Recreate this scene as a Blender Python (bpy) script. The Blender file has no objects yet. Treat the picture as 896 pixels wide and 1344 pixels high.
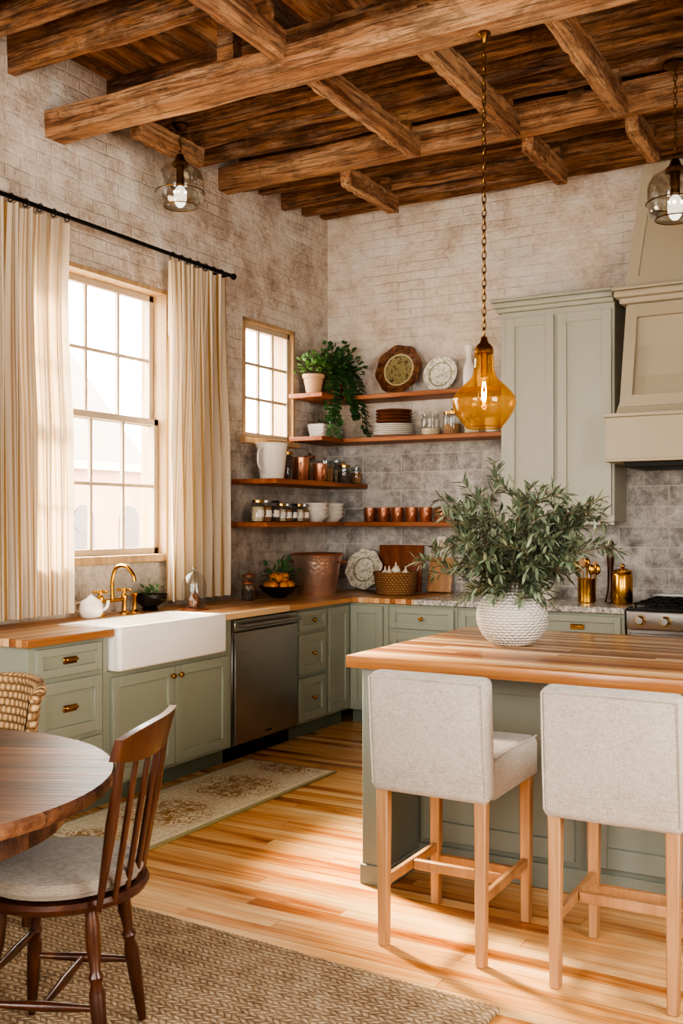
import bpy, bmesh, math, random
from mathutils import Vector, Matrix, noise
R=random.Random(7)
PI=math.pi
# ------------------------------------------------------------------ colour
def c(h):
    h=h.lstrip('#'); o=[]
    for i in (0,2,4):
        v=int(h[i:i+2],16)/255
        o.append(v/12.92 if v<=.04045 else ((v+.055)/1.055)**2.4)
    return (o[0],o[1],o[2],1)
# ------------------------------------------------------------------ node helper
class G:
    def __init__(s,name):
        s.m=bpy.data.materials.new(name); s.m.use_nodes=True
        s.t=s.m.node_tree; s.t.nodes.clear()
        s.out=s.t.nodes.new('ShaderNodeOutputMaterial')
    def n(s,typ,ins=None,**props):
        nd=s.t.nodes.new('ShaderNode'+typ)
        for k,v in props.items(): setattr(nd,k,v)
        for k,v in (ins or {}).items(): s.set(nd.inputs[k],v)
        return nd
    def set(s,sock,v):
        if isinstance(v,bpy.types.NodeSocket): s.t.links.new(v,sock)
        else: sock.default_value=v
    def math(s,op,a,b=None,cl=False):
        nd=s.t.nodes.new('ShaderNodeMath'); nd.operation=op; nd.use_clamp=cl
        s.set(nd.inputs[0],a)
        if b is not None: s.set(nd.inputs[1],b)
        return nd.outputs[0]
    def mix(s,f,a,b,bt='MIX'):
        nd=s.t.nodes.new('ShaderNodeMix'); nd.data_type='RGBA'; nd.blend_type=bt
        s.set(nd.inputs[0],f); s.set(nd.inputs[6],a); s.set(nd.inputs[7],b)
        return nd.outputs[2]
    def ramp(s,f,stops,interp='LINEAR'):
        nd=s.t.nodes.new('ShaderNodeValToRGB'); s.set(nd.inputs[0],f)
        cr=nd.color_ramp; cr.interpolation=interp
        while len(cr.elements)<len(stops): cr.elements.new(.5)
        for e,(p,col) in zip(cr.elements,stops):
            e.position=p; e.color=col if len(col)==4 else (*col,1)
        return nd.outputs[0]
    def obj(s): return s.n('TexCoord').outputs['Object']
    def sep(s,v):
        nd=s.n('SeparateXYZ',{0:v}); return nd.outputs
    def comb(s,x,y,z):
        return s.n('CombineXYZ',{0:x,1:y,2:z}).outputs[0]
    def noise(s,v,sc,det=4,rough=.55,dist=0):
        return s.n('TexNoise',{'Vector':v,'Scale':sc,'Detail':det,'Roughness':rough,'Distortion':dist}).outputs['Fac']
    def bump(s,h,st=.3,d=.01,nrm=None):
        i={'Height':h,'Strength':st,'Distance':d}
        if nrm is not None: i['Normal']=nrm
        return s.n('Bump',i).outputs[0]
    def pbr(s,**k):
        mp={'col':'Base Color','rough':'Roughness','metal':'Metallic','nrm':'Normal','trans':'Transmission Weight','ior':'IOR',
            'coat':'Coat Weight','sheen':'Sheen Weight','em':'Emission Color','ems':'Emission Strength','spec':'Specular IOR Level','sss':'Subsurface Weight'}
        nd=s.n('BsdfPrincipled',{mp[a]:b for a,b in k.items()})
        s.t.links.new(nd.outputs[0],s.out.inputs[0]); return nd
    def surf(s,sh): s.t.links.new(sh,s.out.inputs[0])
BW=lambda v:(v,v,v,1)
def plain(name,col,rough=.5,metal=0,var=.08,vs=6,bump=0,bs=60,**k):
    g=G(name); o=g.obj()
    f=g.noise(o,vs,3)
    a=tuple(min(1,x*(1+var)) for x in col[:3])+(1,); b=tuple(x*(1-var) for x in col[:3])+(1,)
    col_=g.mix(f,b,a)
    kw=dict(col=col_,rough=rough,metal=metal,**k)
    if bump: kw['nrm']=g.bump(g.noise(o,bs,3),bump,.005)
    g.pbr(**kw); return g.m
def wood(name,stops,axis='X',plank=None,gs=2.2,rough=.5,bump=.15,cross=9,rvar=.5,coat=0,gapd=.25,nvar=.75,stretch=.7,weather=0,knots=0,fine=.45):
    g=G(name); o=g.obj(); x,y,z=g.sep(o)
    if axis=='X': a,b,d=x,y,z
    elif axis=='Y': a,b,d=y,x,z
    else: a,b,d=z,x,y
    gap=None
    if plank:
        w,L=plank
        q=g.math('DIVIDE',b,w); idx=g.math('FLOOR',q)
        r1=g.n('TexWhiteNoise',{'W':idx},noise_dimensions='1D').outputs['Value']
        seg0=g.math('ADD',g.math('DIVIDE',a,L),g.math('MULTIPLY',r1,7.3))
        seg=g.math('FLOOR',seg0)
        rnd=g.n('TexWhiteNoise',{'Vector':g.comb(idx,seg,3.1)},noise_dimensions='2D').outputs['Value']
        fr=g.math('FRACT',q)
        e=g.math('MINIMUM',fr,g.math('SUBTRACT',1.0,fr))
        e=g.math('MULTIPLY',e,w)
        gap=g.math('LESS_THAN',e,.0011)
        fs=g.math('FRACT',seg0); es=g.math('MULTIPLY',fs,L)
        gap=g.math('MAXIMUM',gap,g.math('LESS_THAN',es,.002))
        A=g.math('ADD',g.math('MULTIPLY',a,stretch),g.math('MULTIPLY',rnd,37))
        Bc=g.math('ADD',g.math('MULTIPLY',b,cross),g.math('MULTIPLY',rnd,11))
    else:
        rnd=g.noise(o,1.3,3)
        A=g.math('MULTIPLY',a,stretch); Bc=g.math('MULTIPLY',b,cross)
    v=g.comb(A,Bc,g.math('MULTIPLY',d,cross))
    n1=g.noise(v,gs,6,.6,.35)
    n2=g.noise(g.comb(g.math('MULTIPLY',A,1.5),g.math('MULTIPLY',Bc,7),g.math('MULTIPLY',d,cross*6)),gs*1.5,4,.6,.2)
    f=g.math('ADD',g.math('MULTIPLY',g.math('SUBTRACT',n1,.5),nvar*1.6),g.math('MULTIPLY',g.math('SUBTRACT',rnd,.5),rvar))
    f=g.math('ADD',f,g.math('MULTIPLY',g.math('SUBTRACT',n2,.5),fine))
    f=g.math('ADD',f,.5,True)
    col=g.ramp(f,stops)
    h=g.math('ADD',n2,n1)
    if weather:
        ck=g.noise(g.comb(g.math('MULTIPLY',a,1.2),g.math('MULTIPLY',b,22),g.math('MULTIPLY',d,22)),2.4,6,.7,.3)
        cr=g.ramp(ck,[(.52,BW(0)),(.60,BW(1))])
        sp=g.ramp(g.noise(g.comb(g.math('MULTIPLY',a,.6),b,d),9,8,.8,.4),[(.50,BW(0)),(.62,BW(1))])
        pale=g.ramp(g.noise(g.comb(g.math('MULTIPLY',a,.8),g.math('MULTIPLY',b,5),g.math('MULTIPLY',d,5)),3.1,7,.75),[(.50,BW(0)),(.66,BW(1))])
        dk=tuple(q*.6 for q in stops[0][1][:3])+(1,)
        col=g.mix(g.math('MULTIPLY',pale,.55*weather),col,c('#cdb093'))
        col=g.mix(g.math('MULTIPLY',cr,.7*weather),col,dk); col=g.mix(g.math('MULTIPLY',sp,.5*weather),col,dk)
        h=g.math('SUBTRACT',h,g.math('MULTIPLY',g.math('ADD',cr,sp),1.0))
    if knots:
        vo=g.n('TexVoronoi',{'Vector':g.comb(g.math('MULTIPLY',a,1.3),g.math('MULTIPLY',b,6.0),0),'Scale':1.6}).outputs['Distance']
        kn=g.ramp(vo,[(.03,BW(1)),(.10,BW(0))])
        col=g.mix(g.math('MULTIPLY',kn,.8),col,stops[0][1])
    if gap:
        col=g.mix(g.math('MULTIPLY',gap,min(1,gapd*3)),col,tuple(q*.3 for q in stops[0][1][:3])+(1,))
        h=g.math('SUBTRACT',h,gap)
    g.pbr(col=col,rough=rough,nrm=g.bump(h,bump,.008 if weather else .006),coat=coat); return g.m
# ------------------------------------------------------------------ mesh builder
def spl(pts,n=6):
    P=[Vector(p) for p in pts]; out=[]
    for i in range(len(P)-1):
        p0=P[max(i-1,0)];p1=P[i];p2=P[i+1];p3=P[min(i+2,len(P)-1)]
        for k in range(n):
            t=k/n
            out.append(.5*((2*p1)+(-p0+p2)*t+(2*p0-5*p1+4*p2-p3)*t*t+(-p0+3*p1-3*p2+p3)*t**3))
    out.append(P[-1]); return out
class B:
    def __init__(s,name):
        s.name=name;s.v=[];s.f=[];s.mi=[];s.mats=[];s.T=Matrix.Identity(4)
    def add(s,vs,fs,mat):
        if mat not in s.mats: s.mats.append(mat)
        k=s.mats.index(mat); o=len(s.v)
        s.v+= [tuple(s.T@Vector(p)) for p in vs]
        for f in fs: s.f.append([i+o for i in f]); s.mi.append(k)
    def box(s,a,b,mat,r=.003,seg=1,rot=None,taper=None):
        a=Vector(a);b=Vector(b);ce=(a+b)/2;sz=b-a
        sz=Vector([abs(x) for x in sz])
        bm=bmesh.new(); bmesh.ops.create_cube(bm,size=1)
        for v in bm.verts:
            v.co=Vector((v.co.x*sz.x,v.co.y*sz.y,v.co.z*sz.z))
            if taper and v.co.z>0: v.co.x*=taper[0]; v.co.y*=taper[1]
            if taper and len(taper)>2 and v.co.z<0: v.co.x*=taper[2]; v.co.y*=taper[2]
        r=min(r,min(sz)*.49)
        if r>0: bmesh.ops.bevel(bm,geom=bm.edges[:],offset=r,segments=seg,profile=.5,affect='EDGES')
        if rot is not None: bmesh.ops.rotate(bm,verts=bm.verts,matrix=rot)
        bm.verts.index_update()
        s.add([v.co+ce for v in bm.verts],[[v.index for v in f.verts] for f in bm.faces],mat); bm.free()
    def lathe(s,prof,mat,at=(0,0,0),seg=28,sx=1,sy=1,M=None,wob=None):
        vs=[];fs=[];n=len(prof)
        for i,p in enumerate(prof):
            r,z=max(p[0],.0002),p[1]
            for k in range(seg):
                a=2*PI*k/seg; rr=r*(wob(a,z) if wob else 1)
                q=Vector((rr*math.cos(a)*sx,rr*math.sin(a)*sy,z))
                if M is not None: q=M@q
                vs.append(q+Vector(at))
        for i in range(n-1):
            for k in range(seg):
                k2=(k+1)%seg
                fs.append([i*seg+k,i*seg+k2,(i+1)*seg+k2,(i+1)*seg+k])
        s.add(vs,fs,mat)
    def cyl(s,p0,p1,r0,mat,r1=None,seg=16):
        r1=r0 if r1 is None else r1
        s.turn(p0,p1,[(0,0),(r0,0),(r1,1),(0,1)],mat,seg)
    def turn(s,p0,p1,prof,mat,seg=14):
        p0=Vector(p0);p1=Vector(p1);d=p1-p0;L=d.length
        M=d.to_track_quat('Z','Y').to_matrix()
        s.lathe([(r,t*L) for r,t in prof],mat,at=p0,seg=seg,M=M)
    def tube(s,pts,r,mat,seg=8,closed=False):
        P=[Vector(p) for p in pts]; n=len(P)
        rs=r if isinstance(r,(list,tuple)) else [r]*n
        vs=[];fs=[];up=None
        for i in range(n):
            if closed: t=(P[(i+1)%n]-P[(i-1)%n])
            else: t=P[min(i+1,n-1)]-P[max(i-1,0)]
            t.normalize()
            if up is None:
                up=t.orthogonal().normalized()
            up=(up-t*up.dot(t)); up.normalize(); w=t.cross(up)
            for k in range(seg):
                a=2*PI*k/seg; vs.append(P[i]+(up*math.cos(a)+w*math.sin(a))*rs[i])
        m=n if closed else n-1
        for i in range(m):
            j=(i+1)%n
            for k in range(seg):
                k2=(k+1)%seg; fs.append([i*seg+k,i*seg+k2,j*seg+k2,j*seg+k])
        if not closed:
            fs.append(list(range(seg))[::-1]); fs.append([(n-1)*seg+k for k in range(seg)])
        s.add(vs,fs,mat)
    def ball(s,at,r,mat,seg=14,sz=1,sx=1,sy=1,M=None):
        n=max(6,seg//2)
        s.lathe([(r*math.sin(PI*i/n),-r*sz*math.cos(PI*i/n)) for i in range(n+1)],mat,at=at,seg=seg,sx=sx,sy=sy,M=M)
    def grid(s,fn,nu,nv,mat):
        vs=[fn(i/nu,j/nv) for i in range(nu+1) for j in range(nv+1)]
        fs=[[i*(nv+1)+j,(i+1)*(nv+1)+j,(i+1)*(nv+1)+j+1,i*(nv+1)+j+1] for i in range(nu) for j in range(nv)]
        s.add(vs,fs,mat)
    def leaf(s,b,d,nr,L,W,mat,fold=.15,clamp=None):
        b=Vector(b);d=Vector(d).normalized();nr=Vector(nr);sd=d.cross(nr)
        if sd.length<1e-3: sd=d.orthogonal()
        sd.normalize();nn=sd.cross(d)
        m=b+d*L*.45-nn*W*fold; t=b+d*L-nn*L*.08
        l=b+d*L*.25+sd*W*.42;r=b+d*L*.25-sd*W*.42
        l2=b+d*L*.62+sd*W*.42;r2=b+d*L*.62-sd*W*.42
        P=[b,l,l2,t,r2,r,m]
        if clamp:
            for p in P:
                if p.x<clamp[0] or p.y>clamp[1]: return
        s.add(P,[[0,6,1],[1,6,2],[2,6,3],[0,5,6],[5,4,6],[4,3,6]],mat)
    def frame(s,q,w,t,mat):
        q=[Vector(p) for p in q]; n=(q[1]-q[0]).cross(q[3]-q[0]).normalized()
        ins=[]
        for i in range(4):
            p=q[i]; a=(q[(i+1)%4]-p).normalized(); b=(q[(i-1)%4]-p).normalized()
            ins.append(p+a*w+b*w)
        o2=[p+n*t for p in q]; i2=[p+n*t for p in ins]
        vs=q+ins+o2+i2; fs=[]
        for i in range(4):
            j=(i+1)%4
            fs+= [[8+i,8+j,12+j,12+i],[i,j,8+j,8+i],[4+j,4+i,12+i,12+j],[i,4+i,4+j,j]]
        s.add(vs,fs,mat)
    def done(s,loc=(0,0,0),rot=0,recalc=True,sharp=38):
        me=bpy.data.meshes.new(s.name); me.from_pydata(s.v,[],s.f)
        for m in s.mats: me.materials.append(m)
        me.polygons.foreach_set('material_index',s.mi)
        if recalc:
            bm=bmesh.new();bm.from_mesh(me);bmesh.ops.recalc_face_normals(bm,faces=bm.faces);bm.to_mesh(me);bm.free()
        me.polygons.foreach_set('use_smooth',[True]*len(me.polygons))
        try: me.set_sharp_from_angle(angle=math.radians(sharp))
        except Exception as e: print(e)
        me.update()
        o=bpy.data.objects.new(s.name,me); o.location=loc
        o.rotation_euler=(0,0,math.radians(rot))
        bpy.context.collection.objects.link(o); return o
# ------------------------------------------------------------------ materials
def brick_mat(name,tone=0):
    g=G(name);o=g.obj();x,y,z=g.sep(o)
    v=g.comb(x,z,0)
    wob=g.n('TexNoise',{'Vector':o,'Scale':5.0,'Detail':5,'Roughness':.65}).outputs['Color']
    v2=g.n('VectorMath',{0:v,1:g.n('VectorMath',{0:wob,1:(.035,.035,0)},operation='MULTIPLY').outputs[0]},operation='ADD').outputs[0]
    bt=g.n('TexBrick',{'Vector':v2,'Color1':BW(.2),'Color2':BW(.8),'Mortar':BW(.5),'Scale':1,'Mortar Size':.010,'Mortar Smooth':1.0,'Bias':0,'Brick Width':.22,'Row Height':.073})
    fac=bt.outputs['Fac']; rnd=bt.outputs['Color']
    big=g.noise(o,.8,5,.62,.3); mid=g.noise(o,3.5,8,.74,.25); fine=g.noise(o,26,6,.75)
    vis=g.ramp(g.noise(o,1.7,5,.65),[(.42,BW(.08)),(.62,BW(.8))])
    f=g.math('ADD',g.math('MULTIPLY',big,.42),g.math('MULTIPLY',mid,.58))
    f=g.math('ADD',f,g.math('MULTIPLY',g.math('SUBTRACT',rnd,.5),.05))
    f=g.math('ADD',f,g.math('MULTIPLY',g.math('SUBTRACT',fine,.5),.24))
    if tone==0: col=g.ramp(f,[(.32,c('#8f7b6b')),(.43,c('#bba897')),(.50,c('#d4c5b4')),(.61,c('#e9dfd3'))])
    else: col=g.ramp(f,[(.32,c('#a58b75')),(.43,c('#d0bba6')),(.50,c('#e1d1be')),(.61,c('#efe4d6'))])
    st=g.ramp(g.noise(o,1.9,9,.78,.5),[(.54,BW(0)),(.67,BW(1))])
    col=g.mix(g.math('MULTIPLY',st,.5 if tone==0 else .38),col,c('#a07a5b'))
    wh=g.ramp(g.noise(g.n('Mapping',{'Vector':o,'Location':(5,3,9),'Scale':(1,1,1.6)}).outputs[0],2.6,8,.78,.3),[(.52,BW(0)),(.59,BW(1))])
    col=g.mix(g.math('MULTIPLY',wh,.5),col,c('#f0eae0'))
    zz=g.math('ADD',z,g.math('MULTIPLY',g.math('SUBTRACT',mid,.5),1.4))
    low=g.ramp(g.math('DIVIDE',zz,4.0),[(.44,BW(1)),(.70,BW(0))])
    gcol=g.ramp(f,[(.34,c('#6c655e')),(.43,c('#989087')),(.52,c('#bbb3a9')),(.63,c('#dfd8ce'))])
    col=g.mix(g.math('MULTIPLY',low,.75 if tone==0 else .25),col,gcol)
    jt=g.math('MULTIPLY',fac,vis)
    col=g.mix(g.math('MULTIPLY',jt,.18),col,c('#7b6757'))
    h=g.math('ADD',g.math('MULTIPLY',g.math('ADD',g.math('MULTIPLY',jt,.8),g.math('MULTIPLY',fac,.12)),-.75),g.math('MULTIPLY',fine,1.0))
    h=g.math('ADD',h,g.math('MULTIPLY',mid,2.3)); h=g.math('SUBTRACT',h,g.math('MULTIPLY',st,.5)); h=g.math('ADD',h,g.math('MULTIPLY',wh,.25))
    g.pbr(col=col,rough=.9,nrm=g.bump(h,.85,.013)); return g.m
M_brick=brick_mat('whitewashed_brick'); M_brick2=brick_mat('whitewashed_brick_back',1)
def tile_mat():
    g=G('grey_stone_tile');o=g.obj();x,y,z=g.sep(o)
    wob=g.n('TexNoise',{'Vector':o,'Scale':6.0,'Detail':4}).outputs['Color']
    v2=g.n('VectorMath',{0:g.comb(x,z,0),1:g.n('VectorMath',{0:wob,1:(.01,.01,0)},operation='MULTIPLY').outputs[0]},operation='ADD').outputs[0]
    bt=g.n('TexBrick',{'Vector':v2,'Color1':BW(.15),'Color2':BW(.85),'Mortar':BW(.5),'Scale':1,'Mortar Size':.005,'Mortar Smooth':.4,'Brick Width':.34,'Row Height':.142})
    n=g.noise(o,7,10,.85,.3); f=g.math('ADD',n,g.math('MULTIPLY',g.math('SUBTRACT',bt.outputs['Color'],.5),.12))
    col=g.ramp(f,[(.36,c('#6f6a64')),(.46,c('#95908a')),(.54,c('#b0aba4')),(.62,c('#cac5bd'))])
    ws=g.ramp(g.noise(o,2.6,8,.8),[(.5,BW(0)),(.60,BW(1))])
    col=g.mix(g.math('MULTIPLY',ws,.35),col,c('#d3ccc2'))
    col=g.mix(g.math('MULTIPLY',bt.outputs['Fac'],.6),col,c('#cfc9bf'))
    g.pbr(col=col,rough=.6,nrm=g.bump(g.math('SUBTRACT',g.math('MULTIPLY',n,1.6),bt.outputs['Fac']),.55,.009)); return g.m
M_tile=tile_mat()
M_floor=wood('heart_pine_floor',[(0,c('#6f3a1b')),(.18,c('#ac6730')),(.4,c('#cf9256')),(.68,c('#e0ae74')),(1,c('#ecca99'))],'X',(.07,1.9),gs=1.8,rough=.24,bump=.12,rvar=.55,coat=.25,nvar=.92,knots=1)
bst=[(0,c('#7f4a2a')),(.3,c('#ae7949')),(.6,c('#cb9a69')),(1,c('#e2c196'))]
M_butch=wood('butcher_block_x',bst,'X',(.042,2.6),gs=1.4,rough=.3,bump=.05,rvar=1.05,coat=.1,nvar=.5,gapd=.2,cross=5,stretch=.35)
M_butchY=wood('butcher_block_y',bst,'Y',(.042,1.6),gs=1.4,rough=.3,bump=.05,rvar=.9,coat=.1,nvar=.5,gapd=.2,cross=5,stretch=.35)
beam=[(0,c('#452817')),(.25,c('#855433')),(.5,c('#b38259')),(.75,c('#cea47a')),(1,c('#e3c6a3'))]
M_beamX=wood('rough_beam_x',beam,'X',gs=2.0,rough=.8,bump=.7,cross=8,nvar=.8,stretch=.45,weather=.75,fine=.8)
M_beamY=wood('rough_beam_y',beam,'Y',gs=2.0,rough=.8,bump=.7,cross=8,nvar=.8,stretch=.45,weather=.75,fine=.8)
M_joist=wood('old_joist',[(0,c('#2f190e')),(.3,c('#6b4125')),(.6,c('#a37045')),(1,c('#cfa274'))],'X',gs=2.0,rough=.85,bump=.7,cross=7,nvar=.9,stretch=.45,weather=.8,fine=.8)
M_deck=wood('ceiling_deck',[(0,c('#24140b')),(.35,c('#5c3821')),(.65,c('#93613b')),(1,c('#bd8f62'))],'Y',(.14,2.2),gs=2,rough=.85,bump=.4,cross=5,nvar=1.0,rvar=.5,weather=.75,gapd=.33)
M_shelf=wood('shelf_wood',[(0,c('#542a15')),(.5,c('#96582f')),(1,c('#c08553'))],'X',gs=2,rough=.45,bump=.15,cross=10)
M_shelfY=wood('shelf_wood_y',[(0,c('#542a15')),(.5,c('#96582f')),(1,c('#c08553'))],'Y',gs=2,rough=.45,bump=.15,cross=10)
M_dark=wood('dark_table_wood',[(0,c('#1a0e08')),(.4,c('#43291b')),(.7,c('#69452f')),(1,c('#91694c'))],'X',(.13,3),gs=1.5,rough=.38,bump=.7,cross=6,coat=0,gapd=.33,nvar=1.1)
M_chair=wood('walnut_chair_wood',[(0,c('#1d0c06')),(.5,c('#432110')),(1,c('#714321'))],'Z',gs=2,rough=.33,bump=.05,cross=8,coat=.15)
M_oakleg=wood('light_oak',[(0,c('#8a6040')),(.5,c('#ad825a')),(1,c('#c7a27a'))],'Z',gs=2,rough=.5,bump=.08,cross=10)
M_trimw=wood('window_wood',[(0,c('#84674b')),(.5,c('#b3946e')),(1,c('#cfb692'))],'Z',gs=2,rough=.6,bump=.1,cross=10)
M_board=wood('cutting_board_wood',[(0,c('#4d2612')),(.5,c('#7e4526')),(1,c('#a3683e'))],'Z',gs=2,rough=.5,bump=.05)
M_sash=plain('sash_paint',c('#b8a893'),.5)
M_sage=plain('sage_cabinet_paint',c('#929788'),.42,var=.04,vs=3)
M_sagei=plain('sage_island_paint',c('#7b8076'),.45,var=.04,vs=3)
M_sageu=plain('light_sage_paint',c('#aaa999'),.42,var=.03,vs=3)
M_hood=plain('hood_paint',c('#b1a58e'),.5,var=.03,vs=3)
M_toe=plain('toe_kick',c('#676e60'),.6)
M_sink=plain('fireclay_white',c('#eeeae3'),.12,var=.01,coat=.5)
M_cer=plain('white_ceramic',c('#e2dacd'),.25,var=.03)
M_brass=plain('aged_brass',c('#c3913c'),.24,1,var=.1)
M_bronze=plain('antique_brass_dark',c('#7d5a2a'),.35,1)
M_copper=plain('copper',c('#d4987a'),.33,.9,var=.15)
M_copdk=plain('hammered_copper',c('#e0c4b4'),.34,.85,var=.2,vs=20,bump=1,bs=45)
M_black=plain('black_iron',c('#17130f'),.5,.4)
M_char=plain('black_glaze',c('#1c1a1c'),.2)
M_green=plain('olive_leaf',c('#5a674f'),.5,var=.4,vs=14)
M_green2=plain('olive_leaf_light',c('#8b967c'),.5,var=.25,vs=14)
M_ivy=plain('ivy_leaf',c('#46663a'),.45,var=.4,vs=20)
M_herb=plain('herb_leaf',c('#587f42'),.5,var=.4,vs=20)
M_twig=plain('twig',c('#6a5640'),.7)
M_terra=plain('terracotta',c('#a9683f'),.8,var=.15,vs=15)
M_terra2=plain('terracotta_pale',c('#c09a78'),.8,var=.15,vs=15)
M_orange=plain('orange_peel',c('#c97b28'),.45,bump=.2,bs=120)
M_soil=plain('soil',c('#2d2018'),.9)
M_garlic=plain('garlic',c('#e8dcc8'),.6)
M_brown=plain('brown_glaze',c('#6b4029'),.35,var=.3,vs=12)
def steel():
    g=G('stainless_steel');x,y,z=g.sep(g.obj())
    n=g.noise(g.comb(g.math('MULTIPLY',x,2),g.math('MULTIPLY',y,2),g.math('MULTIPLY',z,160)),3,3)
    g.pbr(col=g.mix(n,c('#8b8783'),c('#b3aea8')),rough=.32,metal=.95,nrm=g.bump(n,.05,.002)); return g.m
M_steel=steel()
def granite():
    g=G('grey_granite');o=g.obj();n=g.noise(o,40,6,.75)
    g.pbr(col=g.ramp(n,[(.35,c('#5d5a56')),(.5,c('#a6a29b')),(.62,c('#d6d1c8'))]),rough=.25);return g.m
M_gran=granite()
def fabric(name,a,b,bs=.35,sheen=.25):
    g=G(name);o=g.obj();x,y,z=g.sep(o)
    h1=g.noise(g.comb(g.math('MULTIPLY',x,600),g.math('MULTIPLY',y,600),g.math('MULTIPLY',z,60)),1,2,.5)
    h2=g.noise(g.comb(g.math('MULTIPLY',x,60),g.math('MULTIPLY',y,60),g.math('MULTIPLY',z,600)),1,2,.5)
    n=g.math('MULTIPLY',g.math('ADD',h1,h2),.5); nn=g.noise(o,3,4)
    f=g.math('ADD',g.math('MULTIPLY',n,.75),g.math('MULTIPLY',nn,.25),True)
    g.pbr(col=g.ramp(f,[(.36,a),(.62,b)]),rough=.95,sheen=sheen,nrm=g.bump(g.math('ADD',g.math('MULTIPLY',n,.6),g.math('MULTIPLY',g.noise(o,7,3,.5,1.0),2.4)),bs,.014));return g.m
M_linen=fabric('linen_slipcover',c('#91877b'),c('#bfb7ab'))
M_cush=fabric('taupe_cushion',c('#6f6356'),c('#9c8f80'))
def curtain_mat():
    g=G('striped_curtain_fabric');u=g.sep(g.n('TexCoord').outputs['UV'])[0]
    q=g.math('FRACT',g.math('DIVIDE',u,.10))
    st=g.ramp(q,[(0,BW(0)),(.12,BW(0)),(.13,BW(1)),(.30,BW(1)),(.31,BW(0)),(.54,BW(0)),(.55,BW(.7)),(.60,BW(.7)),(.61,BW(0)),(.68,BW(0)),(.69,BW(.7)),(.74,BW(.7)),(.75,BW(0))],'CONSTANT')
    n=g.noise(g.obj(),200,3)
    col=g.mix(st,c('#e6d9c4'),c('#ae8c5c'))
    d=g.n('BsdfDiffuse',{'Color':col,'Normal':g.bump(n,.2,.002)}); t=g.n('BsdfTranslucent',{'Color':g.mix(.4,col,c('#f3d39e'))})
    g.surf(g.n('MixShader',{0:.24,1:d.outputs[0],2:t.outputs[0]}).outputs[0]); return g.m
M_curt=curtain_mat()
def glass(name,tint,gl=.55,base=.04,rough=.02):
    g=G(name);lw=g.n('LayerWeight',{'Blend':.35}).outputs['Facing']
    f=g.math('ADD',g.math('MULTIPLY',g.math('POWER',lw,2.0),gl),base)
    t=g.n('BsdfTransparent',{'Color':tint});s=g.n('BsdfGlossy',{'Color':(1,1,1,1),'Roughness':rough})
    g.surf(g.n('MixShader',{0:f,1:t.outputs[0],2:s.outputs[0]}).outputs[0]);return g.m
M_glass=glass('clear_glass',(.88,.9,.9,1)); M_pane=glass('window_glass',(.98,.99,1,1),.15,.02)
M_smoke=glass('pendant_glass',(.88,.88,.86,1),.8,.12,.06)
def amber():
    g=G('amber_glass');lw=g.n('LayerWeight',{'Blend':.3}).outputs['Facing']
    tc=g.mix(lw,(.97,.76,.40,1),(.72,.40,.11,1))
    t=g.n('BsdfTransparent',{'Color':tc});s=g.n('BsdfGlossy',{'Color':(1,.88,.65,1),'Roughness':.05})
    d=g.n('BsdfTranslucent',{'Color':(.9,.6,.25,1)})
    m1=g.n('MixShader',{0:.14,1:t.outputs[0],2:d.outputs[0]})
    f=g.math('ADD',g.math('MULTIPLY',g.math('POWER',lw,2.0),.5),.06)
    g.surf(g.n('MixShader',{0:f,1:m1.outputs[0],2:s.outputs[0]}).outputs[0]);return g.m
M_amber=amber()
def emis(name,col,s):
    g=G(name);g.surf(g.n('Emission',{'Color':col,'Strength':s}).outputs[0]);return g.m
M_bulb=emis('warm_bulb',(1,.62,.25,1),40)
M_bulb2=emis('frosted_bulb',(1,.9,.75,1),1.2)
def weave(name,a,b,s1=90,s2=60,bs=.9,d=.01,ax='xy'):
    g=G(name);x,y,z=g.sep(g.obj())
    u,v={'xy':(x,y),'xz':(x,z),'cyl':(g.math('ARCTAN2',y,x),z)}[ax]
    nz=g.noise(g.obj(),8,3)
    u=g.math('ADD',u,g.math('MULTIPLY',nz,.02 if ax!='cyl' else .05)); v=g.math('ADD',v,g.math('MULTIPLY',nz,.015))
    row=g.math('FLOOR',g.math('DIVIDE',g.math('MULTIPLY',v,s2),PI))
    ph=g.math('MULTIPLY',row,PI/2)
    h1=g.math('ABSOLUTE',g.math('SINE',g.math('MULTIPLY',v,s2)))
    h2=g.math('ABSOLUTE',g.math('SINE',g.math('ADD',g.math('MULTIPLY',u,s1),ph)))
    h=g.math('MULTIPLY',g.math('POWER',h1,.5),g.math('ADD',g.math('MULTIPLY',h2,.7),.3))
    fi=g.noise(g.obj(),160,3,.7); f=g.math('ADD',g.math('MULTIPLY',h,.6),g.math('MULTIPLY',fi,.45))
    f=g.math('ADD',f,g.math('MULTIPLY',g.math('SUBTRACT',g.noise(g.obj(),5,4),.5),.35),True)
    g.pbr(col=g.ramp(f,[(.1,tuple(q*.35 for q in a[:3])+(1,)),(.45,a),(.85,b)]),rough=.95,nrm=g.bump(g.math('ADD',h,g.math('MULTIPLY',fi,.3)),bs,d));return g.m
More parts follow.
